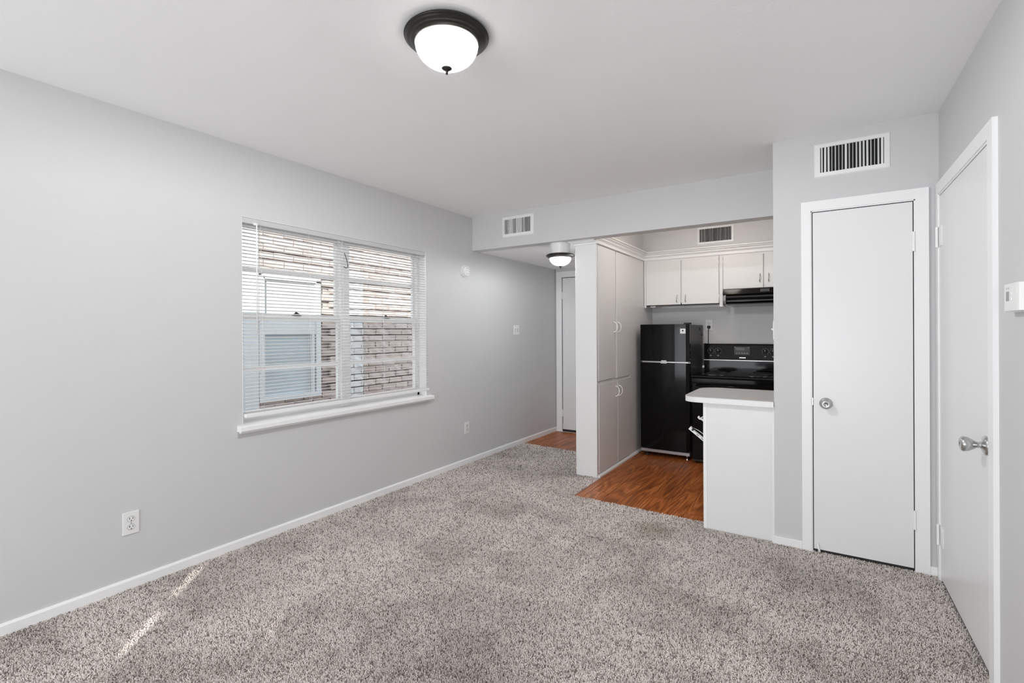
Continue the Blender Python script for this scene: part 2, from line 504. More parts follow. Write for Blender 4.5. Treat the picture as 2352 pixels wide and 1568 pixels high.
O('ceiling', b, 'ceiling', 'white textured living room ceiling', 'ceiling', 'structure')
O('ceiling.001', MB().box(XL, PX0 + 0.01, 4.045, YB, HS, HS + 0.05), 'ceiling', 'low hall ceiling behind the header', 'ceiling', 'structure')

# floors
fl = O('floor', MB().add([(XL, YR, 0), (XR + .1, YR, 0), (XR + .1, YC + .1, 0), (-0.66, YC + .1, 0), (-0.66, 3.475, 0), (-1.69, 3.505, 0), (-1.69, PY + .02, 0), (PX0, PY + .02, 0), (PX0, 4.80, 0), (XL, 4.88, 0),
                            (XL, YR, -.02), (XR + .1, YR, -.02), (XR + .1, YC + .1, -.02), (-0.66, YC + .1, -.02), (-0.66, 3.475, -.02), (-1.69, 3.505, -.02), (-1.69, PY + .02, -.02), (PX0, PY + .02, -.02), (PX0, 4.80, -.02), (XL, 4.88, -.02)],
                           [tuple(range(10)), tuple(range(19, 9, -1))] + [(i, (i + 1) % 10, 10 + (i + 1) % 10, 10 + i) for i in range(10)]),
       'backing', 'taupe cut pile carpet over the whole living room floor', 'floor', 'structure')

def carpet():
    s = 0.0058
    X, Y = np.meshgrid(np.arange(XL + 0.006, XR + 0.03, s), np.arange(0.35, 4.9, s))
    x = X.ravel() + rng.uniform(-.45, .45, X.size) * s
    y = Y.ravel() + rng.uniform(-.45, .45, X.size) * s
    F = np.array(fw)[:2]; Rr = np.array(rt)[:2]
    d = x * F[0] + y * F[1]
    l = (x * Rr[0] + y * Rr[1]) / np.maximum(d, .1)
    ok = (d > 1.55) & (np.abs(l) < 1.25)
    ok &= x < (XR - 0.006 + np.sin(DR) * (YC - y))
    yl = 4.875 - (x - XL) / (PX0 - XL) * 0.08
    reg = (y < YC - 0.002) | ((x < -0.69) & (y < 3.49 - (x + .69) * 0.03)) | ((x < -1.695) & (y < PY - 0.004)) | ((x < PX0 - .004) & (y < yl))
    ok &= reg
    ok &= ~((x > -0.688) & (y > 3.40) & (x < -.27))
    x, y, d = x[ok], y[ok], d[ok]
    # thin out with distance, enlarging what stays
    keep = rng.random(x.size) < np.clip((2.5 / d) ** 1.6, 0.16, 1)
    k = np.clip((d / 2.5) ** .8, 1, 2.0)[keep]
    x, y = x[keep], y[keep]
    n = x.size

    ang = rng.uniform(0, 2 * np.pi, n)
    rb = rng.uniform(.0021, .0030, n) * k
    h = rng.uniform(.005, .0090, n)
    lean = rng.uniform(.001, .0065, n) * k
    la = rng.uniform(0, 2 * np.pi, n)
    V = np.zeros((n, 6, 3), np.float32)
    for i in range(3):
        a = ang + i * 2.0944
        V[:, i, 0] = x + rb * np.cos(a); V[:, i, 1] = y + rb * np.sin(a); V[:, i, 2] = -.001
        V[:, 3 + i, 0] = x + lean * np.cos(la) + rb * .85 * np.cos(a + .5); V[:, 3 + i, 1] = y + lean * np.sin(la) + rb * .85 * np.sin(a + .5); V[:, 3 + i, 2] = h
    base = (np.arange(n) * 6)[:, None]
    tri = np.array([0, 1, 4, 0, 4, 3, 1, 2, 5, 1, 5, 4, 2, 0, 3, 2, 3, 5, 3, 4, 5])
    idx = (base + tri[None, :]).ravel().astype(np.int32)
    me = bpy.data.meshes.new('carpet_pile')
    me.vertices.add(n * 6); me.vertices.foreach_set('co', V.ravel())
    me.loops.add(idx.size); me.loops.foreach_set('vertex_index', idx)
    me.polygons.add(n * 7); me.polygons.foreach_set('loop_start', np.arange(0, idx.size, 3, dtype=np.int32))
    at = me.attributes.new('yarn', 'FLOAT', 'POINT')
    t = np.where(rng.random(n) < .27, rng.uniform(0, .25, n), rng.uniform(.55, 1.0, n)).astype(np.float32)
    at.data.foreach_set('value', np.repeat(t, 6))
    me.update(calc_edges=True)
    me.materials.append(M['yarn'])
    o = bpy.data.objects.new('carpet_pile', me)
    COL.objects.link(o); o.parent = fl
    o['kind'] = 'stuff'
carpet()

f2 = O('floor.001', MB().box(-2.987, -0.272, 3.40, YB, -0.05, -0.012), 'blackmatte', 'brown wood plank floor of the kitchen and the hall', 'floor', 'structure')
PW, PL = 0.152, 0.92
def plank_mesh(l):
    return MB().box(-PW / 2 + .0006, PW / 2 - .0006, -l / 2 + .0006, l / 2 - .0006, -.010, 0, .0012).mesh('plank', M['wood'])
pm = plank_mesh(PL)
k = 0
for i in range(18):
    px = -2.987 + PW * (i + 0.5)
    if px - PW / 2 > -0.28: break
    off = (i * 0.37) % 1.0 * PL
    y0 = 3.42
    ys = [y0]
    y = y0 + (off if off > 0.1 else PL)
    while y < YB: ys.append(y); y += PL
    ys.append(YB)
    for a, c in zip(ys[:-1], ys[1:]):
        if px < -1.75 and c < 4.75: continue
        me = pm if abs((c - a) - PL) < 1e-6 else plank_mesh(c - a)
        o = bpy.data.objects.new('plank', me); COL.objects.link(o)
        o.parent = f2; o.location = (px, (a + c) / 2, -0.0015)

# skirtings
b = MB()
b.prism([(XL, 0), (XL + .013, 0), (XL + .013, .047), (XL + .009, .054), (XL, .056)], 'y', YR, YB)
O('baseboard_left', b, 'trim', 'low white baseboard along the long grey wall', 'baseboard', 'structure')
b = MB().box(-0.272, -0.125, YC - .014, YC, 0, .05, .002)
b.box(-0.284, -0.272, YC - .014, YC + .02, 0, .05, .002)
O('baseboard_closet', b, 'trim', 'short chipped white baseboard between counter and closet door', 'baseboard', 'structure')
O('baseboard_corner', MB().box(.455, XR, YC - .013, YC, 0, .05, .002), 'trim', 'tiny white baseboard in the corner between the two doors', 'baseboard', 'structure')
# crown mouldings
cp = [(0, 2.074), (.013, 2.074), (.013, 2.084), (.006, 2.087), (.030, 2.097), (.030, 2.100), (.050, 2.103), (.050, 2.1115), (0, 2.1115)]
O('trim_1', MB().sweep([(PX0, 4.7), (PX0, PY), (PX1, PY)], cp), 'trim', 'white crown moulding on top of the pantry end panel', 'moulding', 'structure')
cp = [(0, 2.078), (.014, 2.078), (.014, 2.094), (.006, 2.097), (.006, 2.104), (.028, 2.122), (.028, 2.128), (.020, 2.131), (.044, 2.145), (.044, 2.150), (.034, 2.153), (.056, 2.157), (.056, 2.167), (.050, 2.169), (-.03, 2.169), (-.03, 2.078)]
O('trim_2', MB().sweep([(PX1, PY + .001), (PX1, 5.40), (-0.274, 5.40)], cp), 'trim', 'white stepped crown moulding above the kitchen cabinets', 'moulding', 'structure')

# ------------------------------------------------------------------ window in the left wall
wx = XL - 0.085            # room-side face of the frame
w1 = T('window_1', 'white framed pair of double hung windows in the left wall', 'window', (XL, (WY0 + WY1) / 2, WZ0), kind='structure')
b = MB()
fb = 0.028
b.box(wx - .06, wx, WY0, WY0 + fb, WZ0 - .018, WZ1, .003).box(wx - .06, wx, WY1 - fb, WY1, WZ0 - .018, WZ1, .003)
b.box(wx - .06, wx, WY0, WY1, WZ1 - .018, WZ1, .003).box(wx - .06, wx, WY0, WY1, WZ0 - .018, WZ0 + .03, .003)
P('window_frame', b, 'vinyl', w1)
P('jamb_lining', MB().box(wx, XL + .0005, WY1 - .002, WY1 + .0, WZ0 - .018, WZ1).box(wx, XL + .0005, WY0, WY0 + .002, WZ0 - .018, WZ1).box(wx, XL + .0005, WY0, WY1, WZ1 - .002, WZ1), 'trim', w1)
MY0, MY1 = 2.398, 2.474
P('mullion', MB().box(wx - .06, wx + .012, MY0, MY1, WZ0 + .0, WZ1 - .03, .004), 'vinyl', w1)
ZM = 1.385
for (a, c) in ((WY0 + fb, MY0), (MY1, WY1 - fb)):
    for up_ in (0, 1):
        x0, x1 = (wx - .052, wx - .030) if up_ else (wx - .026, wx - .004)
        z0, z1 = (ZM, WZ1 - .018) if up_ else (WZ0 + .03, ZM + .032)
        b = MB()
        t = .022
        b.box(x0, x1, a, a + t, z0, z1, .002).box(x0, x1, c - t, c, z0, z1, .002)
        b.box(x0, x1, a + t, c - t, z0, z0 + .034, .002).box(x0, x1, a + t, c - t, z1 - (.022 if up_ else .034), z1, .002)
        s = P('sash', b, 'vinyl', w1)
        zc = 1.712 if up_ else 1.068
        P('muntin', MB().box(x0 + .004, x1 - .002, a + t, c - t, zc - .014, zc + .014, .003), 'vinyl', s)
        P('pane', MB().box((x0 + x1) / 2 - .002, (x0 + x1) / 2 + .002, a + t - .004, c - t + .004, z0 + .03, z1 - .02), 'glass', s)
for y in (2.045, 2.862):
    b = MB().lathe([(.03, 0), (.03, .006), (.018, .012), (0, .013)], (wx - .012, y, ZM + .032), seg=20)
    b.prism([(y - .032, ZM + .036), (y + .030, ZM + .036), (y + .018, ZM + .046), (y - .004, ZM + .058), (y - .012, ZM + .048)], 'x', wx - .018, wx - .008)
    P('sash_lock', b, 'blackmatte', w1)
# stool and apron
b = MB()
b.prism([(wx, .704), (XL + .044, .704), (XL + .049, .709), (XL + .049, .733), (XL + .043, .739), (wx, .742)], 'y', WY0, WY1)
b.prism([(XL, .704), (XL + .044, .704), (XL + .049, .709), (XL + .049, .733), (XL + .043, .739), (XL, .741)], 'y', WY0 - .033, WY0)
b.prism([(XL, .704), (XL + .044, .704), (XL + .049, .709), (XL + .049, .733), (XL + .043, .739), (XL, .741)], 'y', WY1, WY1 + .050)
b.prism([(XL, .690), (XL + .014, .690), (XL + .018, .704), (XL, .704)], 'y', WY0 - .02, WY1 + .035)
P('window_sill', b, 'trim', w1)

# ------------------------------------------------------------------ blind
BT, BB = (XL - .016), (XL + .014)      # slat centre x at top and bottom (hangs slightly out over the sill)
bl = T('window_blind', 'white slatted mini blind lowered over the left wall window', 'blind', (XL, (WY0 + WY1) / 2, 2.0))
by0, by1 = WY0 + .004, WY1 + .006
P('headrail', MB().box(BT - .016, BT + .014, by0, WY1 - .004, 1.973, 2.006, .002), 'headrail', bl, 'grey headrail')
ztop, zbot, n = 1.957, 0.818, 54
sw = .0245
def slat():
    prof = []
    for i in range(7):
        t = i / 6 - .5
        prof.append((t * sw, .0028 * (1 - 4 * t * t) + t * .004))
    prof += [(x, z - .0005) for x, z in reversed(prof)]
    c = (by0 + by1) / 2
    return MB().prism(prof, 'y', by0 - c, by1 - c).mesh('slat', M['slat'])
sm = slat()
for i in range(n):
    f = i / (n - 1)
    z = ztop + (zbot - ztop) * f
    o = bpy.data.objects.new('slat', sm); COL.objects.link(o); o.parent = bl
    x = BT + (BB - BT) * f + random.uniform(-.0008, .0008)
    o.location = (x - XL, (by0 + by1) / 2 - bl.location.y + random.uniform(-.0015, .0015), z - 2.0)
    o.rotation_euler = (random.uniform(-.0012, .0012), random.uniform(-.03, .03), 0)
P('bottom_rail', MB().box(BB - .014, BB + .012, by0 + .002, by1 + .004, .783, .806, .004), 'slat', bl)
for y in (1.739, 2.078, 2.357, 2.738, 3.13):
    b = MB()
    for dx in (-.0125, .0125):
        b.tube([(BT + dx, y, 1.975), (BB + dx, y, .80)], .0009, 5)
    b.tube([(BT, y + .004, 1.975), (BB, y + .004, .80)], .0008, 5)
    P('ladder_cord', b, 'cord', bl)
P('wand', MB().tube([(BT + .022, 1.708, 1.975), (BT + .024, 1.706, 1.95), (BT + .028, 1.705, 1.30)], .0042, 6), 'slat', bl)
P('wand_hook', MB().box(BT + .012, BT + .026, 1.690, 1.714, 1.966, 1.982, .003), 'cord', bl)
lp = []
for i in range(25):
    a = i / 24
    if a < .5: lp.append((BB - .001 - .02, 2.376 + .030 * math.sin(a * math.pi) ** 1.0, 1.885 - .10 * a * 2))
    else: lp.append((BB - .001 - .02, 2.376 + .034 * (1 - (a - .5) * 2) - .004, 1.785 - .008 * math.sin((a - .5) * 2 * math.pi)))
P('lift_cord', MB().tube(lp, .0024, 6), 'blackmatte', bl, 'dark knotted cord loop')

# ------------------------------------------------------------------ wall plates
def outlet(loc, label, group=None):
    """duplex outlet on a wall facing local +X"""
    t = T('wall_outlet', label, 'outlet', loc, group='duplex wall outlets')
    P('cover_plate', MB().box(0, .006, -.036, .036, -.057, .057, .003), 'plastic', t, local=True)
    for s in (1, -1):
        z = .0205 * s
        pts = [(.0175 * math.cos(a) * .98, z + .0145 * math.sin(a)) for a in np.linspace(0, 2 * math.pi, 20, endpoint=False)]
        rc = P('receptacle', MB().prism(pts, 'x', .004, .0075), 'slotgrey', t, local=True)
        P('receptacle_face', MB().prism([(y * .90, z + (zz - z) * .88) for y, zz in pts], 'x', .005, .0085), 'plastic', rc, local=True)
        P('slot', MB().box(.0080, .0090, -.0085, -.0055, z - .001, z + .008).box(.0080, .0090, .0055, .0085, z - .001, z + .007).box(.0080, .0090, -.0025, .0025, z - .0105, z - .006), 'slot', rc, local=True)
    P('screw', MB().lathe([(.003, 0), (.003, .0015), (0, .002)], (.006, 0, 0), 'x', 10), 'nickel', t, local=True)
    return t
outlet((XL, 1.046, .336), 'white duplex wall outlet below the window, above the near baseboard')
outlet((XL, 3.816, .357), 'white duplex wall outlet low on the left wall past the window')
ko = outlet((-1.09, YB, 1.362), 'white wall outlet above the stove with a black plug in it')
ko.rotation_euler = (0, 0, -math.pi / 2)
pc = T('appliance_cord', 'black power cord plugged into the kitchen outlet above the stove', 'cord', (-1.09, YB - .008, 1.34))
P('plug', MB().box(-1.106, -1.074, YB - .034, YB - .009, 1.326, 1.356, .006), 'blackmatte', pc)
P('cable', MB().tube([(-1.091, YB - .026, 1.33), (-1.095, YB - .03, 1.30), (-1.097, YB - .022, 1.24), (-1.097, YB - .018, 1.0)], .0035, 6), 'blackmatte', pc)
sw_ = T('light_switch', 'white double toggle switch plate on the left wall near the hall', 'switch', (XL, 4.738, 1.318))
P('cover_plate', MB().box(0, .006, -.058, .058, -.057, .057, .003), 'plastic', sw_, local=True)
for s in (-1, 1):
    P('toggle_slot', MB().box(.0055, .0068, s * .023 - .006, s * .023 + .006, -.014, .014), 'slot', sw_, local=True)
    P('toggle', MB().prism([(.006, -.006), (.019, -.014), (.021, -.010), (.008, .006)], 'y', s * .023 - .0045, s * .023 + .0045), 'plastic', sw_, local=True)
s2 = T('light_switch', 'edge of a switch plate on the counter side of the closet wall', 'switch', (-0.272, 3.44, 1.30))
P('cover_plate', MB().box(-.276 - .002, -.272, 3.404, 3.476, 1.243, 1.357, .002), 'plastic', s2)
P('toggle', MB().prism([(-.277, 1.294), (-.290, 1.306), (-.291, 1.310), (-.277, 1.312)], 'y', 3.4355, 3.4445), 'plastic', s2)
# smoke alarm
sa = T('smoke_detector', 'round white smoke detector on the left wall beside the header', 'alarm', (XL, 3.788, 1.893))
P('base', MB().lathe([(.058, 0), (.058, .012), (.054, .016), (.05, .016)], (XL, 3.788, 1.893), 'x', 40), 'plastic', sa)
P('cover', MB().lathe([(.050, .016), (.050, .032), (.046, .040), (.036, .044), (0, .045)], (XL, 3.788, 1.893), 'x', 40), 'plastic', sa)
b = MB()
for i in range(10):
    a = i * 2 * math.pi / 10
    y, z = 3.788 + .030 * math.cos(a), 1.893 + .030 * math.sin(a)
    b.box(XL + .044, XL + .0462, y - .004, y + .004, z - .003, z + .003)
P('grille_slots', b, 'slotgrey', sa)
P('test_button', MB().lathe([(.010, .043), (.010, .047), (0, .048)], (XL, 3.788, 1.893), 'x', 20), 'plastic', sa)

# ------------------------------------------------------------------ vents
def vent(label, x0, x1, y, z0, z1, n, frame, opens, m='vent'):
    cx, cz = (x0 + x1) / 2, (z0 + z1) / 2
    t = T('air_vent', label, 'vent', (cx, y, cz), group='white wall registers')
    ix0, ix1, iz0, iz1 = x0 + frame[0], x1 - frame[0], z0 + frame[1], z1 - frame[1]
    b = MB()
    o_ = [(x0, z0), (x1, z0), (x1, z1), (x0, z1)]; i_ = [(ix0, iz0), (ix1, iz0), (ix1, iz1), (ix0, iz1)]
    vs, fs = [], []
    for (px, pz), d in [(p, 0) for p in o_] + [(p, .007) for p in [(x0 + .006, z0 + .006), (x1 - .006, z0 + .006), (x1 - .006, z1 - .006), (x0 + .006, z1 - .006)]] + [(p, .010) for p in i_] + [(p, 0) for p in i_]:
        vs.append((px, y - d, pz))
    for k in range(3):
        for i in range(4):
            j = (i + 1) % 4
            fs.append((k * 4 + i, k * 4 + j, k * 4 + 4 + j, k * 4 + 4 + i))
    b.add(vs, fs)
    P('frame', b, m, t)
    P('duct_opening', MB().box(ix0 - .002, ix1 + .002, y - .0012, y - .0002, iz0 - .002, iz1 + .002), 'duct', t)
    w = (ix1 - ix0) / n
    lm = MB().box(-.0048, .0048, -.0008, .0008, -(iz1 - iz0) / 2, (iz1 - iz0) / 2, .0004).mesh('louver', M[m])
    for i in range(n):
        o = bpy.data.objects.new('louver', lm); COL.objects.link(o); o.parent = t
        o.location = (ix0 + w * (i + .5) - cx, -.0062, 0)
        o.rotation_euler = (0, random.uniform(-.006, .006), R(opens[i % len(opens)] + random.uniform(-4, 4)))
        o.scale = (w / .0145 if w < .0145 else 1.05, 1, 1)
    for sx in (x0 + frame[0] * .5, x1 - frame[0] * .5):
        P('screw', MB().lathe([(.0035, 0), (.0035, .0015), (0, .0022)], (sx, y - .009, cz), '-y', 10), m, t)
    return t
vent('white wall register above the narrow closet door, blades unevenly tilted', -.058, .299, YC, 2.186, 2.383, 18, (.030, .026), [40, 10, 25, 70, 60, 75, 65, 8, 60, 75, 50, 30, 35, 25, 60, 70, 35, 5])
vent('white wall register on the dropped header left of the crown moulding', -2.625, -2.276, YS, 2.202, 2.399, 18, (.028, .030), [75, 80, 60, 10, 25, 5, 70, 75, 10, 20, 5, 15, 70, 45, 80, 78, 74, 80])
vent('white wall register on the kitchen bulkhead above the upper cabinets', -1.152, -.788, 5.425, 2.207, 2.388, 20, (.026, .022), [78, 72, 80, 70, 82])

# ------------------------------------------------------------------ ceiling lights
def flush(name, label, c, z, r, gm, watts, drum=None, s=1.0):
    x, y = c
    t = T(name, label, 'ceiling light', (x, y, z), group='dome ceiling lights')
    if drum:
        P('mounting_drum', MB().lathe([(drum[0], drum[1] - z), (drum[0], .0)], (x, y, z), seg=40), 'plastic', t, 'white cylindrical drum')
    q = r / .162
    pr = [(.0, 0), (.145, 0), (.152, -.003), (.1605, -.011), (.162, -.014), (.1605, -.017), (.156, -.019), (.1545, -.022), (.150, -.027), (.143, -.031), (.138, -.0325), (.137, -.035), (.131, -.0375), (.1295, -.0385), (.127, -.0405), (.122, -.0425), (.1185, -.042), (.1175, -.030)]
    P('pan', MB().lathe([(a * q, h * q) for a, h in pr], (x, y, z), seg=72, caps=False), 'bronze', t)
    P('reflector', MB().lathe([(0, -.004 * q), (.100 * q, -.006 * q), (.1165 * q, -.030 * q)], (x, y, z), seg=48, caps=False), 'reflector', t)
    zb, rg, dp = -.040 * q, .1195 * q, .088 * q
    prof = [(rg * math.cos(a), zb - dp * math.sin(a)) for a in np.linspace(0, math.pi / 2, 18)]
    prof[-1] = (0, zb - dp)
    P('glass_shade', MB().lathe(prof, (x, y, z), seg=72, caps=False), gm, t)
    P('finial', MB().lathe([(.0, zb - dp + .002), (.017 * q, zb - dp + .001), (.0205 * q, zb - dp - .003), (.0195 * q, zb - dp - .006), (.011 * q, zb - dp - .011), (.006 * q, zb - dp - .014), (.005 * q, zb - dp - .022), (.0042 * q, zb - dp - .026), (0, zb - dp - .027)], (x, y, z), seg=28), 'bronze', t)
    lamp('bulb', 'POINT', (x, y, z - .036 * q), watts, (0.96, .985, 1.0), shadow_soft_size=.020 * q)
    P('finial', MB().lathe([(.0, zb - dp + .004), (.015 * q, zb - dp + .003), (.0155 * q, zb - dp - .002), (.011 * q, zb - dp - .006), (.006 * q, zb - dp - .010), (.005 * q, zb - dp - .018), (.0038 * q, zb - dp - .021), (0, zb - dp - .022)], (x, y, z), seg=24), 'bronze', t)
    return t
flush('flush_light', 'dark bronze dome light with frosted glass on the living room ceiling', (-1.222, 1.449), H, .162, 'glassdome', 315)
flush('flush_light', 'smaller bright dome light under a white drum in the hall', (-2.072, 4.06), 2.012, .134, 'glasshall', 92, drum=(.094, HS))

# ------------------------------------------------------------------ doors
def hinge(b, x0, x1, y, z0, z1):
    b.lathe([(.006, 0), (.006, z1 - z0)], ((x0 + x1) / 2, y, z0), 'z', 12)
    b.box(x0 - .004, x1 + .004, y, y + .004, z0 + .004, z1 - .004)
d1 = T('door_1', 'narrow white flush closet door with a satin knob', 'door', (.17, YC, 0), kind='structure')
P('slab', MB().box(-.0665, .3895, YC - .012, YC + .02, .022, 1.984, .002), 'door', d1)
P('gap_shadow', MB().box(-.074, .397, YC - .0035, YC - .001, 0.004, 1.992), 'gapshade', d1)  # dark plate on the uncut wall stands in for shade around the slab
def casing(parent, x0, x1, xi0, xi1, zt, zti, y, d):
    n_ = .0
    P('casing', MB().prism([(x0, n_), (xi0, n_), (xi0, zti), (x0, zt)], 'y', y - d, y), 'trim', parent)
    P('casing', MB().prism([(xi1, n_), (x1, n_), (x1, zt), (xi1, zti)], 'y', y - d, y), 'trim', parent)
    P('casing', MB().prism([(x0, zt), (xi0, zti), (xi1, zti), (x1, zt)], 'y', y - d, y), 'trim', parent)
casing(d1, -.125, .456, -.076, .400, 2.051, 1.996, YC, .016)
P('stop', MB().box(-.076, -.071, YC - .010, YC, 0, 1.995).box(.394, .400, YC - .010, YC, 0, 1.995).box(-.076, .400, YC - .010, YC, 1.989, 1.996), 'trim', d1)
for z0, z1 in ((.232, .332), (1.718, 1.822)):
    b = MB(); b.lathe([(.0065, 0), (.0065, z1 - z0)], (.393, YC - .017, z0), 'z', 12)
    for k in range(1, 4):
        b.lathe([(.0071, 0), (.0071, .003)], (.393, YC - .017, z0 + k * (z1 - z0) / 4), 'z', 12)
    b.box(.386, .404, YC - .0155, YC - .011, z0 + .002, z1 - .002)
    P('hinge', b, 'trim', d1)
kn = P('knob_rose', MB().lathe([(.033, 0), (.033, .004), (.028, .009), (.014, .012), (.012, .030), (.016, .036)], (-.005, YC - .012, .875), '-y', 40), 'nickel', d1)
P('knob', MB().lathe([(.012, .028), (.020, .034), (.0245, .044), (.0245, .052), (.021, .059), (.012, .061), (.010, .058), (0, .057)], (-.005, YC - .012, .875), '-y', 40), 'nickel', kn)
P('strike_plate', MB().box(-.0745, -.0675, YC - .0165, YC - .010, .86, .905, .001), 'nickel', d1)
P('door_stop', MB().tube([(-.048, YC - .012, .060), (-.046, YC - .022, .040), (-.040, YC - .026, .022), (-.040, YC - .026, .012)], .006, 8), 'plastic', d1, 'small white kick stop')

d2 = T('door_2', 'white flush door in the right wall with a tulip knob', 'door', (XR, YC, 0), DR, kind='structure')
# local frame: y = -s along the wall towards the viewer, x < 0 is the room
S = lambda s: -s
P('slab', MB().box(-.009, .03, S(.9085), S(.069), .020, 1.984, .002), 'door', d2, local=True)
P('gap_shadow', MB().box(-.0025, -.0008, S(.914), S(.061), 0.004, 1.995), 'gapshade', d2, local=True)
def case2(pts):
    return MB().prism([(S(a), z) for a, z in pts], 'x', -.016, 0)
P('casing', case2([(.012, 0), (.060, 0), (.060, 1.996), (.012, 2.056)]), 'trim', d2, local=True)
P('casing', case2([(.915, 0), (.975, 0), (.975, 2.056), (.915, 1.996)]), 'trim', d2, local=True)
P('casing', case2([(.012, 2.056), (.060, 1.996), (.915, 1.996), (.975, 2.056)]), 'trim', d2, local=True)
P('stop', MB().box(-.010, 0, S(.066), S(.060), 0, 1.996).box(-.010, 0, S(.915), S(.060), 1.988, 1.996).box(-.010, 0, S(.915), S(.909), 0, 1.996), 'trim', d2, local=True)
for z0, z1 in ((.19, .295), (1.722, 1.826)):
    b = MB(); b.lathe([(.0065, 0), (.0065, z1 - z0)], (-.0195, S(.064), z0), 'z', 12)
    for k in range(1, 4):
        b.lathe([(.0072, 0), (.0072, .003)], (-.0195, S(.064), z0 + k * (z1 - z0) / 4), 'z', 12)
    b.box(-.0125, -.009, S(.135), S(.070), z0 + .002, z1 - .002, .001)
    b.box(-.019, -.016, S(.060), S(.030), z0 + .002, z1 - .002, .001)
    P('hinge', b, 'trim', d2, local=True)
kn = P('knob_rose', MB().lathe([(.036, 0), (.036, .006), (.030, .010), (.018, .014), (.012, .018)], (-.009, S(.868), .862), '-x', 40), 'nickel', d2, local=True)
P('knob', MB().lathe([(.012, .014), (.0105, .022), (.012, .030), (.019, .040), (.026, .052), (.0285, .064), (.027, .072), (.022, .076), (.010, .077), (.008, .074), (0, .074)], (-.009, S(.868), .862), '-x', 40), 'nickel', kn, local=True)

d3 = T('door_3', 'white door at the far end of the hall, partly hidden', 'door', (-2.45, YB, 0), kind='structure')
P('slab', MB().box(-2.885, -2.05, YB - .010, YB + .0, .035, 1.992, .002), 'door', d3)
P('gap_shadow', MB().box(-2.893, -2.04, YB - .003, YB - .0005, 0, 1.999), 'gapshade', d3)
casing(d3, -2.972, -1.975, -2.896, -2.037, 2.076, 2.001, YB, .018)
P('sill_strip', MB().box(-2.885, -2.05, YB - .016, YB - .011, .035, .11, .002), 'door', d3)
for z0, z1 in ((.20, .29), (1.72, 1.81)):
    P('hinge', MB().lathe([(.006, 0), (.006, z1 - z0)], (-2.888, YB - .016, z0), 'z', 12), 'trim', d3)

# ------------------------------------------------------------------ thermostat on the right wall
th = T('thermostat', 'white digital thermostat on the right wall at the picture edge', 'thermostat', (XR, YC, 0), DR)
P('wall_plate', MB().box(-.006, 0, -1.300, -1.148, 1.352, 1.445, .002), 'plastic', th, local=True)
b = MB()
pts = [(-.006, -1.150), (-.022, -1.150), (-.029, -1.158), (-.031, -1.172), (-.031, -1.276), (-.028, -1.290), (-.006, -1.298)]
b.prism(pts, 'z', 1.356, 1.442)
P('body', b, 'plastic', th, local=True)
P('display', MB().box(-.0318, -.0305, -1.212, -1.186, 1.388, 1.418), 'lcd', th, local=True)
for z in (1.409, 1.392):
    P('button', MB().box(-.0330, -.0305, -1.238, -1.226, z - .004, z + .004, .0005), 'plastic', th, local=True)
P('face_ribs', MB().box(-.0316, -.0305, -1.216, -1.182, 1.429, 1.430).box(-.0316, -.0305, -1.216, -1.182, 1.426, 1.427), 'slotgrey', th, local=True)

# ------------------------------------------------------------------ pantry cabinet
pn = T('pantry_cabinet', 'tall white pantry cabinet with four doors beside the refrigerator', 'cabinet', ((PX0 + PX1) / 2, 4.72, 0))
P('end_panel', MB().box(PX0 - .001, PX1, PY, PY + .016, -.01, 2.10, .002), 'cab', pn)
P('face_frame', MB().box(-1.76, -1.731, PY + .016, YB - .001, -.01, 2.10), 'cab', pn)
P('corner_bead', MB().box(-1.731, -1.7145, PY + .014, PY + .034, -.01, 2.10, .003), 'trim', pn)
def ring_pull(y, z, x, hgt, dx, parent, local=False):
    pts = []
    for i in range(13):
        a = math.pi * i / 12
        pts.append((x + .030 * math.sin(a), y + dx * math.sin(a), z + hgt / 2 * math.cos(a)))
    b = MB().tube(pts, .0056, 8)
    for s in (1, -1):
        b.lathe([(.008, 0), (.007, .004), (0, .005)], (x, y, z + s * hgt / 2), 'x', 12)
    return P('handle', b, 'chrome' if False else 'plastic', parent)
doors = [(4.096, 4.514, .852, 2.071, 4.478, 1.339), (4.546, 4.928, .846, 2.071, 4.575, 1.339), (4.104, 4.560, .030, .824, 4.520, .720), (4.570, 4.930, .030, .824, 4.604, .720)]
for (a, c, z0, z1, hy, hz) in doors:
    d = P('door', MB().box(-1.7305, -1.713, a, c, z0, z1, .0025), 'cab', pn)
    ring_pull(hy, hz, -1.713, .095, .012 if hy < 0 else .012, d)
P('filler_panel', MB().box(-1.7305, -1.718, 4.936, YB - .002, .012, 2.08, .001), 'cab', pn)
P('centre_stile', MB().box(-1.7312, -1.7285, 4.500, 4.560, .85, 2.072), 'trim', pn)
P('middle_rail', MB().box(-1.7305, -1.722, PY + .034, 4.936, .826, .846), 'cab', pn)
for (y, z) in ((4.098, 1.90), (4.098, .98), (4.106, .75), (4.106, .11)):
    P('hinge', MB().box(-1.716, -1.7105, y - .010, y + .004, z - .022, z + .022, .001), 'trim', pn)
b = MB().prism([(-1.731, -.01), (-1.694, -.01), (-1.694, .006), (-1.698, .014), (-1.708, .020), (-1.731, .022)], 'y', PY + .02, 5.24)
P('toe_moulding', b, 'trim', pn)

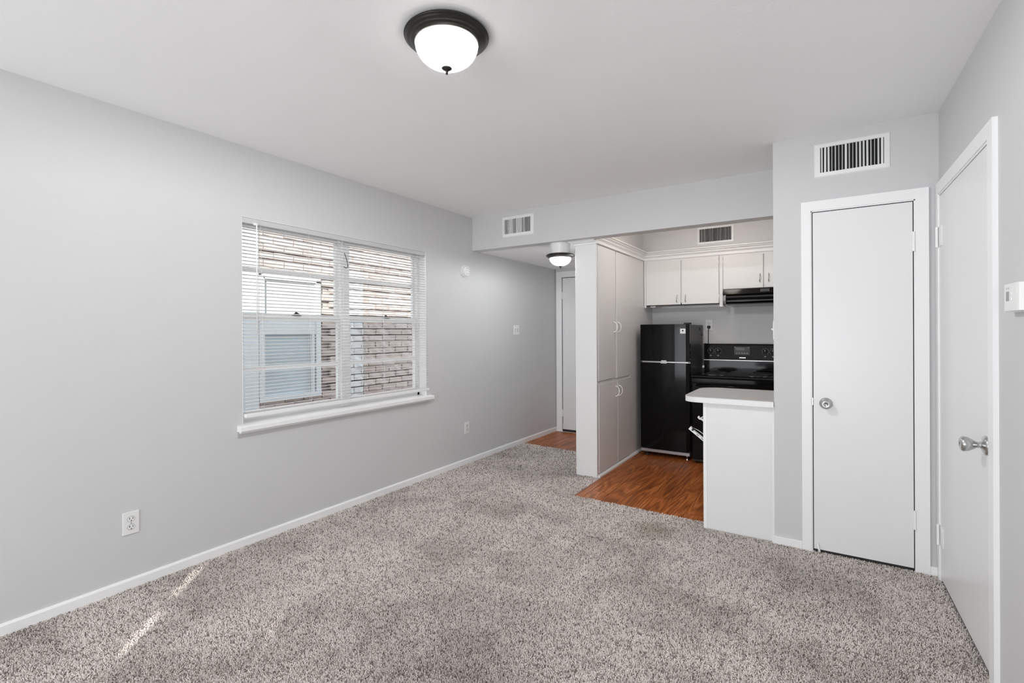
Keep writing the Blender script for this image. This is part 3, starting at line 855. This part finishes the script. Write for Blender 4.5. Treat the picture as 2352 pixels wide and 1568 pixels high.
# ------------------------------------------------------------------ upper cabinets
def pull(x, y, z, h, parent):
    pts = [(x, y, z + h / 2), (x + .001, y - .014, z + h * .36), (x + .001, y - .022, z + h * .12), (x - .001, y - .024, z - h * .12), (x - .001, y - .016, z - h * .36), (x, y, z - h / 2)]
    return P('handle', MB().tube(pts, .0035, 8), 'nickel', parent)
uy = 5.40
uc = T('upper_cabinet', 'white two door wall cabinet above the refrigerator', 'cabinet', (-1.307, 5.56, 1.57), group='kitchen wall cabinets')
P('carcass', MB().box(-1.712, -.929, uy + .019, YB - .001, 1.577, 2.10).box(-1.690, -.931, uy + .019, uy + .03, 1.577, 1.60), 'cab', uc)
P('stile', MB().box(-1.712, -1.690, uy - .001, uy + .02, 1.556, 2.10, .001), 'cab', uc)
P('rail', MB().box(-1.690, -.929, uy + .002, uy + .02, 2.055, 2.10), 'cab', uc)
for x0, x1, hx in ((-1.688, -1.316, -1.354), (-1.304, -.933, -1.264)):
    d = P('door', MB().box(x0, x1, uy - .002, uy + .0185, 1.583, 2.056, .0025), 'cab', uc)
    pull(hx, uy - .002, 1.645, .08, d)
P('light_rail', MB().box(-1.69, -.929, YB - .03, YB - .001, 1.56, 1.577).box(-1.66, -1.60, uy + .05, YB - .03, 1.562, 1.577), 'cab', uc)
uc2 = T('upper_cabinet', 'short white two door wall cabinet above the black range hood', 'cabinet', (-.60, 5.56, 1.72), group='kitchen wall cabinets')
P('carcass', MB().box(-.9265, -.276, uy + .019, YB - .001, 1.719, 2.10), 'cab', uc2)
P('stile', MB().box(-.926, -.895, uy - .001, uy + .02, 1.546, 2.10, .001), 'cab', uc2)
P('rail', MB().box(-.895, -.276, uy + .002, uy + .02, 2.055, 2.10), 'cab', uc2)
for x0, x1, hx in ((-.892, -.524, -.552), (-.512, -.285, -.474)):
    d = P('door', MB().box(x0, x1, uy - .002, uy + .0185, 1.723, 2.056, .0025), 'cab', uc2)
    pull(hx, uy - .002, 1.818, .085, d)
for z in (1.66, 2.0):
    P('hinge', MB().box(-.936, -.9315, uy - .005, uy + .0, z - .016, z + .016), 'nickel', uc)
P('hinge', MB().box(-.894, -.890, uy - .005, uy + .0, 1.985, 2.02), 'nickel', uc2)

# ------------------------------------------------------------------ range hood
hd = T('range_hood', 'black range hood mounted under the short wall cabinet', 'range hood', (-.6, 5.45, 1.6))
hx0, hx1 = -.872, -.283
P('fascia', MB().prism([(YB - .002, 1.712), (5.268, 1.712), (5.262, 1.708), (5.250, 1.660), (5.262, 1.652), (5.30, 1.664), (YB - .002, 1.664)], 'x', hx0, hx1), 'blackgloss', hd)
P('canopy', MB().prism([(5.285, 1.656), (5.262, 1.640), (5.262, 1.628), (5.285, 1.612), (YB - .002, 1.612), (YB - .002, 1.662)], 'x', hx0 + .006, hx1), 'blackmatte', hd)
P('visor', MB().prism([(5.285, 1.612), (5.272, 1.604), (5.270, 1.584), (5.290, 1.568), (5.33, 1.560), (YB - .002, 1.552), (YB - .002, 1.612)], 'x', hx0 + .026, hx1), 'blackgloss', hd)
P('lip', MB().box(hx0 + .036, hx1, 5.266, 5.272, 1.588, 1.598, .002), 'blacksoft', hd)
P('end_bracket', MB().prism([(5.262, 1.652), (5.256, 1.640), (5.258, 1.60), (5.275, 1.572), (5.31, 1.566), (5.31, 1.652)], 'x', hx0 + .004, hx0 + .026), 'lcd', hd)
P('control_panel', MB().box(-.535, -.455, 5.246, 5.2562, 1.672, 1.700, .001), 'blacksoft', hd)
for i in range(3):
    P('button', MB().box(-.528 + i * .024, -.512 + i * .024, 5.242, 5.2475, 1.678, 1.694, .002), 'blacksoft', hd)
P('rivet', MB().lathe([(.006, 0), (.005, .003), (0, .004)], (hx0 + .022, 5.256, 1.646), '-y', 12), 'badge', hd)

# ------------------------------------------------------------------ refrigerator
fr = T('refrigerator', 'black top freezer refrigerator standing between pantry and stove', 'refrigerator', (-1.4, 5.38, 0))
fx0, fx1, fy = -1.652, -1.152, 5.06
P('body', MB().box(fx0 + .006, fx1 + .0, fy + .058, 5.69, .035, 1.362, .004), 'fridgeside', fr, 'greyer textured side')
def fdoor(z0, z1):
    pts = []
    m = 14
    for i in range(m + 1):
        t = i / m
        x = fx0 + (fx1 - fx0) * t
        pts.append((x, fy + .010 - .010 * (1 - (2 * t - 1) ** 2)))
    pts[0] = (fx0, fy + .018); pts[-1] = (fx1, fy + .018)
    pts += [(fx1, fy + .052), (fx0, fy + .052)]
    return MB().prism(pts, 'z', z0, z1)
fz = P('freezer_door', fdoor(.990, 1.368), 'blackgloss', fr)
fd = P('fridge_door', fdoor(.085, .972), 'blackgloss', fr)
P('gasket', MB().box(fx0 + .008, fx1 - .004, fy + .050, fy + .060, .085, 1.366), 'silver', fr)
P('handle', MB().box(fx0 + .022, fx1 - .006, fy - .006, fy + .022, .9755, .9865, .003), 'chrome', fr, 'bright horizontal strip handle')
P('handle_grip', MB().box(-1.435, -1.372, fy - .010, fy + .012, .966, .9755, .002).box(-1.43, -1.375, fy - .008, fy + .010, .9865, 1.000, .002), 'silver', fr)
bd = P('badge', MB().box(-1.239, -1.187, fy - .006, fy + .012, 1.272, 1.322, .001), 'badge', fz)
P('badge_mark', MB().lathe([(.008, 0), (.008, .001), (0, .0012)], (-1.213, fy - .006, 1.302), '-y', 16).box(-1.228, -1.198, fy - .0068, fy - .005, 1.283, 1.288), 'blackmatte', bd) if False else P('badge_mark', MB().lathe([(.008, 0), (.008, .001), (0, .0012)], (-1.213, fy - .006, 1.302), '-y', 16), 'blackmatte', fz)
P('hinge_cover', MB().box(fx1 - .055, fx1 + .004, fy + .01, fy + .085, 1.366, 1.382, .004), 'blackmatte', fr)
P('kick_plate', MB().prism([(fy + .02, .040), (fy + .010, .046), (fy + .010, .074), (fy + .02, .080), (fy + .05, .080), (fy + .05, .040)], 'x', fx0 + .004, fx1 - .004), 'silver', fr)
for x in (fx0 + .06, fx1 - .035):
    P('foot', MB().lathe([(.018, 0), (.018, .012), (.008, .014), (.008, .045)], (x, fy + .05, -.001), 'z', 16), 'chrome' if x > -1.3 else 'blackmatte', fr)
P('side_label', MB().box(fx1 - .0005, fx1 + .0012, 5.50, 5.57, 1.305, 1.335), 'blackmatte', fr)
P('side_grille', MB().box(fx1 - .0005, fx1 + .003, 5.60, 5.68, 1.25, 1.262).box(fx1 - .0005, fx1 + .003, 5.60, 5.66, 1.275, 1.283), 'blackmatte', fr)

# ------------------------------------------------------------------ stove
st = T('stove', 'black electric coil stove behind the white counter', 'stove', (-.74, 5.34, 0))
sx0, sx1, sy = -1.118, -.362, 5.0
P('body', MB().box(sx0 + .004, sx1 - .004, sy + .03, 5.66, .02, .84), 'blackmatte', st)
P('oven_door', MB().box(sx0 + .003, sx1 - .003, sy, sy + .03, .215, .790, .006), 'blackgloss', st)
P('oven_handle', MB().tube([(sx0 + .05, sy, .77), (sx0 + .055, sy - .04, .772), (sx1 - .055, sy - .04, .772), (sx1 - .05, sy, .77)], .012, 10), 'blackgloss', st)
P('front_rail', MB().box(sx0, sx1, sy - .002, sy + .03, .797, .838, .004), 'blackgloss', st)
P('storage_drawer', MB().box(sx0 + .003, sx1 - .003, sy + .002, sy + .03, .045, .208, .006), 'blackgloss', st)
P('cooktop', MB().prism([(sy - .004, .842), (sy - .010, .850), (sy - .008, .862), (sy + .004, .868), (sy + .03, .866), (5.60, .866), (5.60, .842)], 'x', sx0, sx1), 'blackgloss', st)
bgp = P('backguard', MB().prism([(5.575, .866), (5.575, .985), (5.560, .992), (5.578, 1.150), (5.590, 1.160), (5.66, 1.160), (5.66, .85), (5.60, .85)], 'x', sx0, sx1), 'blackgloss', st)
P('backguard_ledge', MB().box(sx0 + .002, sx1 - .002, 5.548, 5.575, .984, .994, .003), 'silver', st)
P('end_cap', MB().box(sx0 - .001, sx0 + .012, 5.556, 5.66, .866, 1.163, .003).box(sx1 - .012, sx1 + .001, 5.556, 5.66, .866, 1.163, .003), 'blackmatte', st)
def face_y(z): return 5.560 + (z - .992) / (1.150 - .992) * .018
for kx in (-1.045, -.972, -.525, -.455):
    z = 1.085
    kb = P('control_knob', MB().lathe([(.021, 0), (.020, .014), (.017, .018), (0, .019)], (kx, face_y(z) - .0005, z), '-y', 24).box(kx - .0035, kx + .0035, face_y(z) - .026, face_y(z) - .016, z - .018, z + .018, .001), 'blackmatte', st)
    P('pointer', MB().box(kx - .0025, kx + .0025, face_y(z) - .0275, face_y(z) - .0255, z + .003, z + .018), 'ink', kb)
    b = MB()
    for i in range(9):
        a = math.pi * (-.22 + 1.44 * i / 8)
        mx_, mz_ = kx + .031 * math.cos(a), z + .031 * math.sin(a)
        b.box(mx_ - .0026, mx_ + .0026, face_y(mz_) - .0012, face_y(mz_) + .0005, mz_ - .0022, mz_ + .0022)
    b.box(kx - .006, kx + .006, face_y(1.036) - .0012, face_y(1.036) + .0005, 1.030, 1.040)
    P('dial_marks', b, 'ink', st, kind='stuff')
ck = P('clock_panel', MB().box(-.815, -.665, 5.5655, 5.574, 1.045, 1.132, .001), 'blacksoft', st)
P('clock_display', MB().box(-.785, -.715, 5.5635, 5.567, 1.095, 1.122), 'blackgloss', ck)
for i in range(5):
    P('clock_button', MB().box(-.797 + i * .025, -.783 + i * .025, 5.5625, 5.567, 1.060, 1.068, .001), 'ink', ck)
P('panel_marks', MB().box(-.812, -.796, 5.563, 5.567, 1.122, 1.127).box(-.688, -.668, 5.563, 5.567, 1.123, 1.126).box(-.800, -.786, 5.5625, 5.566, 1.108, 1.113), 'ink', st, kind='stuff')
P('badge', MB().box(-.765, -.705, face_y(1.02) - .002, face_y(1.02) + .001, 1.014, 1.022), 'silver', st)
for (bx, byy, br) in ((-.945, 5.15, .098), (-.945, 5.43, .076), (-.545, 5.15, .076), (-.545, 5.43, .098)):
    dpn = P('drip_pan', MB().lathe([(br * .2, -.012), (br * .8, -.006), (br * .98, .002), (br * 1.10, .003), (br * 1.14, .0)], (bx, byy, .868), 'z', 40), 'chrome', st)
    pts = []
    for i in range(120):
        a = i / 120 * 2 * math.pi * 3.4
        rr = br * (.20 + .75 * i / 119)
        pts.append((bx + rr * math.cos(a), byy + rr * math.sin(a), .876))
    P('burner_coil', MB().tube(pts, .0042, 6), 'blackmatte', dpn)
P('side_bracket', MB().box(sx0 - .002, sx0 + .02, 5.50, 5.53, .905, .93, .002), 'silver', st)

# ------------------------------------------------------------------ counter end
cc = T('counter_cabinet', 'white end cabinet under the counter beside the closet wall', 'cabinet', (-.48, 3.68, 0))
P('end_panel', MB().box(-.687, -.284, 3.400, 3.414, -.005, .829, .001), 'door', cc)
P('edge_strip', MB().box(-.6875, -.664, 3.3965, 3.4005, -.005, .829, .001), 'trim', cc)
P('wall_strip', MB().box(-.284, -.272, 3.398, 3.414, -.005, .829, .001), 'trim', cc)
P('carcass', MB().box(-.684, -.273, 3.414, 3.93, .0, .829), 'cab', cc)
hk = [(-.684, 3.45, .678), (-.692, 3.45, .694), (-.706, 3.45, .706), (-.722, 3.45, .709), (-.728, 3.45, .716), (-.722, 3.45, .724)]
P('latch_hook', MB().tube(hk, .007, 8).tube([(-.722, 3.45, .709), (-.700, 3.45, .722), (-.684, 3.45, .712)], .0035, 6), 'plastic', cc, 'small white hook on the edge')
b = MB()
A, B_ = Vector((-.786, 3.45, .640)), Vector((-.684, 3.45, .562))
dr = (B_ - A).normalized(); nn = Vector((-dr.z, 0, dr.x))
def slab(a, c, o0, o1, y0, y1):
    p = [A + dr * a + nn * o0, A + dr * c + nn * o0, A + dr * c + nn * o1, A + dr * a + nn * o1]
    b.prism([(q.x, q.z) for q in p], 'y', y0, y1)
L_ = (B_ - A).length
slab(0, L_, -.0075, .0075, 3.437, 3.463)
slab(0, .012, .0075, .014, 3.437, 3.463)
P('support_arm', b, 'plastic', cc, 'white slanted arm sticking out of the edge')
b = MB(); slab(.018, .030, .0, .008, 3.436, 3.464); slab(L_ * .45, L_ * .6, -.001, .003, 3.4362, 3.4638); slab(L_ * .75, L_ * .9, -.001, .003, 3.4362, 3.4638)
P('arm_slots', b, 'slot', cc)
P('arm_wire', MB().tube([(-.765, 3.46, .640), (-.735, 3.465, .628), (-.705, 3.465, .608), (-.684, 3.46, .590)], .003, 6), 'nickel', cc)
# worktop, rounded left end
ct = T('countertop', 'pale grey laminate countertop with a rounded free end', 'countertop', (-.54, 3.68, .83))
cx0, cx1, cy0, cy1 = -.808, -.2735, 3.362, 3.985
def arc(cx, cy, r, a0, a1, n=10):
    return [(cx + r * math.cos(a0 + (a1 - a0) * i / n), cy + r * math.sin(a0 + (a1 - a0) * i / n)) for i in range(n + 1)]
rr = .085
out = arc(cx0 + rr, cy0 + rr, rr, math.pi, 1.5 * math.pi) + [(cx1, cy0), (cx1, cy1)] + arc(cx0 + .14, cy1 - .14, .14, .5 * math.pi, math.pi)
P('top_surface', MB().prism(out, 'z', .860, .866), 'laminate', ct)
P('edge_band', MB().prism(arc(cx0 + rr, cy0 + rr, rr + .0015, math.pi, 1.5 * math.pi) + [(cx1, cy0 - .0015), (cx1, cy1)] + arc(cx0 + .14, cy1 - .14, .1415, .5 * math.pi, math.pi), 'z', .829, .8615), 'door', ct, 'white edge')

# ------------------------------------------------------------------ the neighbouring building beyond the window
NX = -5.0
nb = T('neighbour_building', 'pink brick building with a white framed window, seen through the blind', 'building', (NX, 4, -.3))
P('wall_core', MB().box(NX - .3, NX - .062, -3, 9, -.3, 4.2), 'mortar', nb)
NW = (2.928, 3.622, .60, 1.905)
BH, BLN, J = .082, .235, .011
variants = []
for vi in range(4):
    bm = bmesh.new()
    bmesh.ops.create_cube(bm, size=1)
    bmesh.ops.subdivide_edges(bm, edges=[e for e in bm.edges if abs(e.verts[0].co.y - e.verts[1].co.y) > .5], cuts=2)
    for v in bm.verts:
        v.co = Vector((v.co.x * .05, v.co.y * (BLN - J), v.co.z * (BH - J)))
        if v.co.x > 0:
            v.co.x += random.uniform(-.014, .006); v.co.z *= random.uniform(.84, 1.02)
    me = {}
    for nm in ('brick', 'whitebrick'):
        mm = bpy.data.meshes.new('brick'); bm.to_mesh(mm); mm.materials.append(M[nm]); me[nm] = mm
    variants.append((me, [v.co[:] for v in bm.verts], [[v.index for v in f.verts] for f in bm.faces]))
    bm.free()
rest = {'brick': MB(), 'whitebrick': MB()}
cnt = 0
for r_ in range(int(4.4 / BH)):
    z = -.25 + r_ * BH
    for c_ in range(-4, 42):
        y = (c_ + (.5 if r_ % 2 else 0)) * BLN
        if y + BLN / 2 > NW[0] - .05 and y - BLN / 2 < NW[1] and NW[2] - .02 < z < NW[3] + .03: continue
        for p0, p1, kind in ((-9, 4.0, 'brick'), (4.0, 4.262, 'whitebrick'), (4.262, 99, 'brick')):
            if kind == 'whitebrick' and z > 2.1: kind = 'brick'
            q0, q1 = max(y - BLN / 2, p0), min(y + BLN / 2, p1)
            if q1 - q0 < .03: continue
            sc_, yc = (q1 - q0) / BLN, (q0 + q1) / 2
            v = random.choice(variants)
            if 2.75 < yc < 5.22 and .42 < z < 2.42 and cnt < 298:
                o = bpy.data.objects.new('brick', v[0][kind]); COL.objects.link(o); o.parent = nb
                o.location = (random.uniform(-.006, .006) - .022, yc - 4, z + .3)
                o.scale = (1, sc_, 1)
                cnt += 1
            else:
                rest[kind].add([(q[0] + NX - .022, q[1] * sc_ + yc, q[2] + z) for q in v[1]], v[2])
P('brickwork', rest['brick'], 'brick', nb, kind='stuff')
P('brickwork', rest['whitebrick'], 'whitebrick', nb, kind='stuff')
a, c, z0, z1 = NW
nwf = P('window_frame', MB().box(NX - .05, NX + .012, a - .05, a + .012, z0, z1).box(NX - .05, NX + .012, c - .06, c, z0, z1).box(NX - .05, NX + .012, a, c, z1 - .03, z1 + .02).box(NX - .05, NX + .02, a - .05, c, z0 - .03, z0 + .02).box(NX - .05, NX + .004, a, c, 1.29, 1.50).box(NX - .045, NX, c - .11, c - .075, z0, 1.29), 'nframe', nb)
P('upper_pane', MB().box(NX - .055, NX - .03, a, c - .05, 1.50, z1), 'shade', nwf)
P('lower_pane', MB().box(NX - .055, NX - .03, a, c - .05, z0, 1.29), 'blueglass', nwf)
P('trim_board', MB().box(NX - .03, NX + .02, 2.70, 2.87, -.3, 3.2, .004), 'nframe', nb)
O('ground', MB().box(-9, XL - .14, -3, 9, -.4, -.3), 'ground', 'concrete strip between the two buildings', 'ground', 'structure')
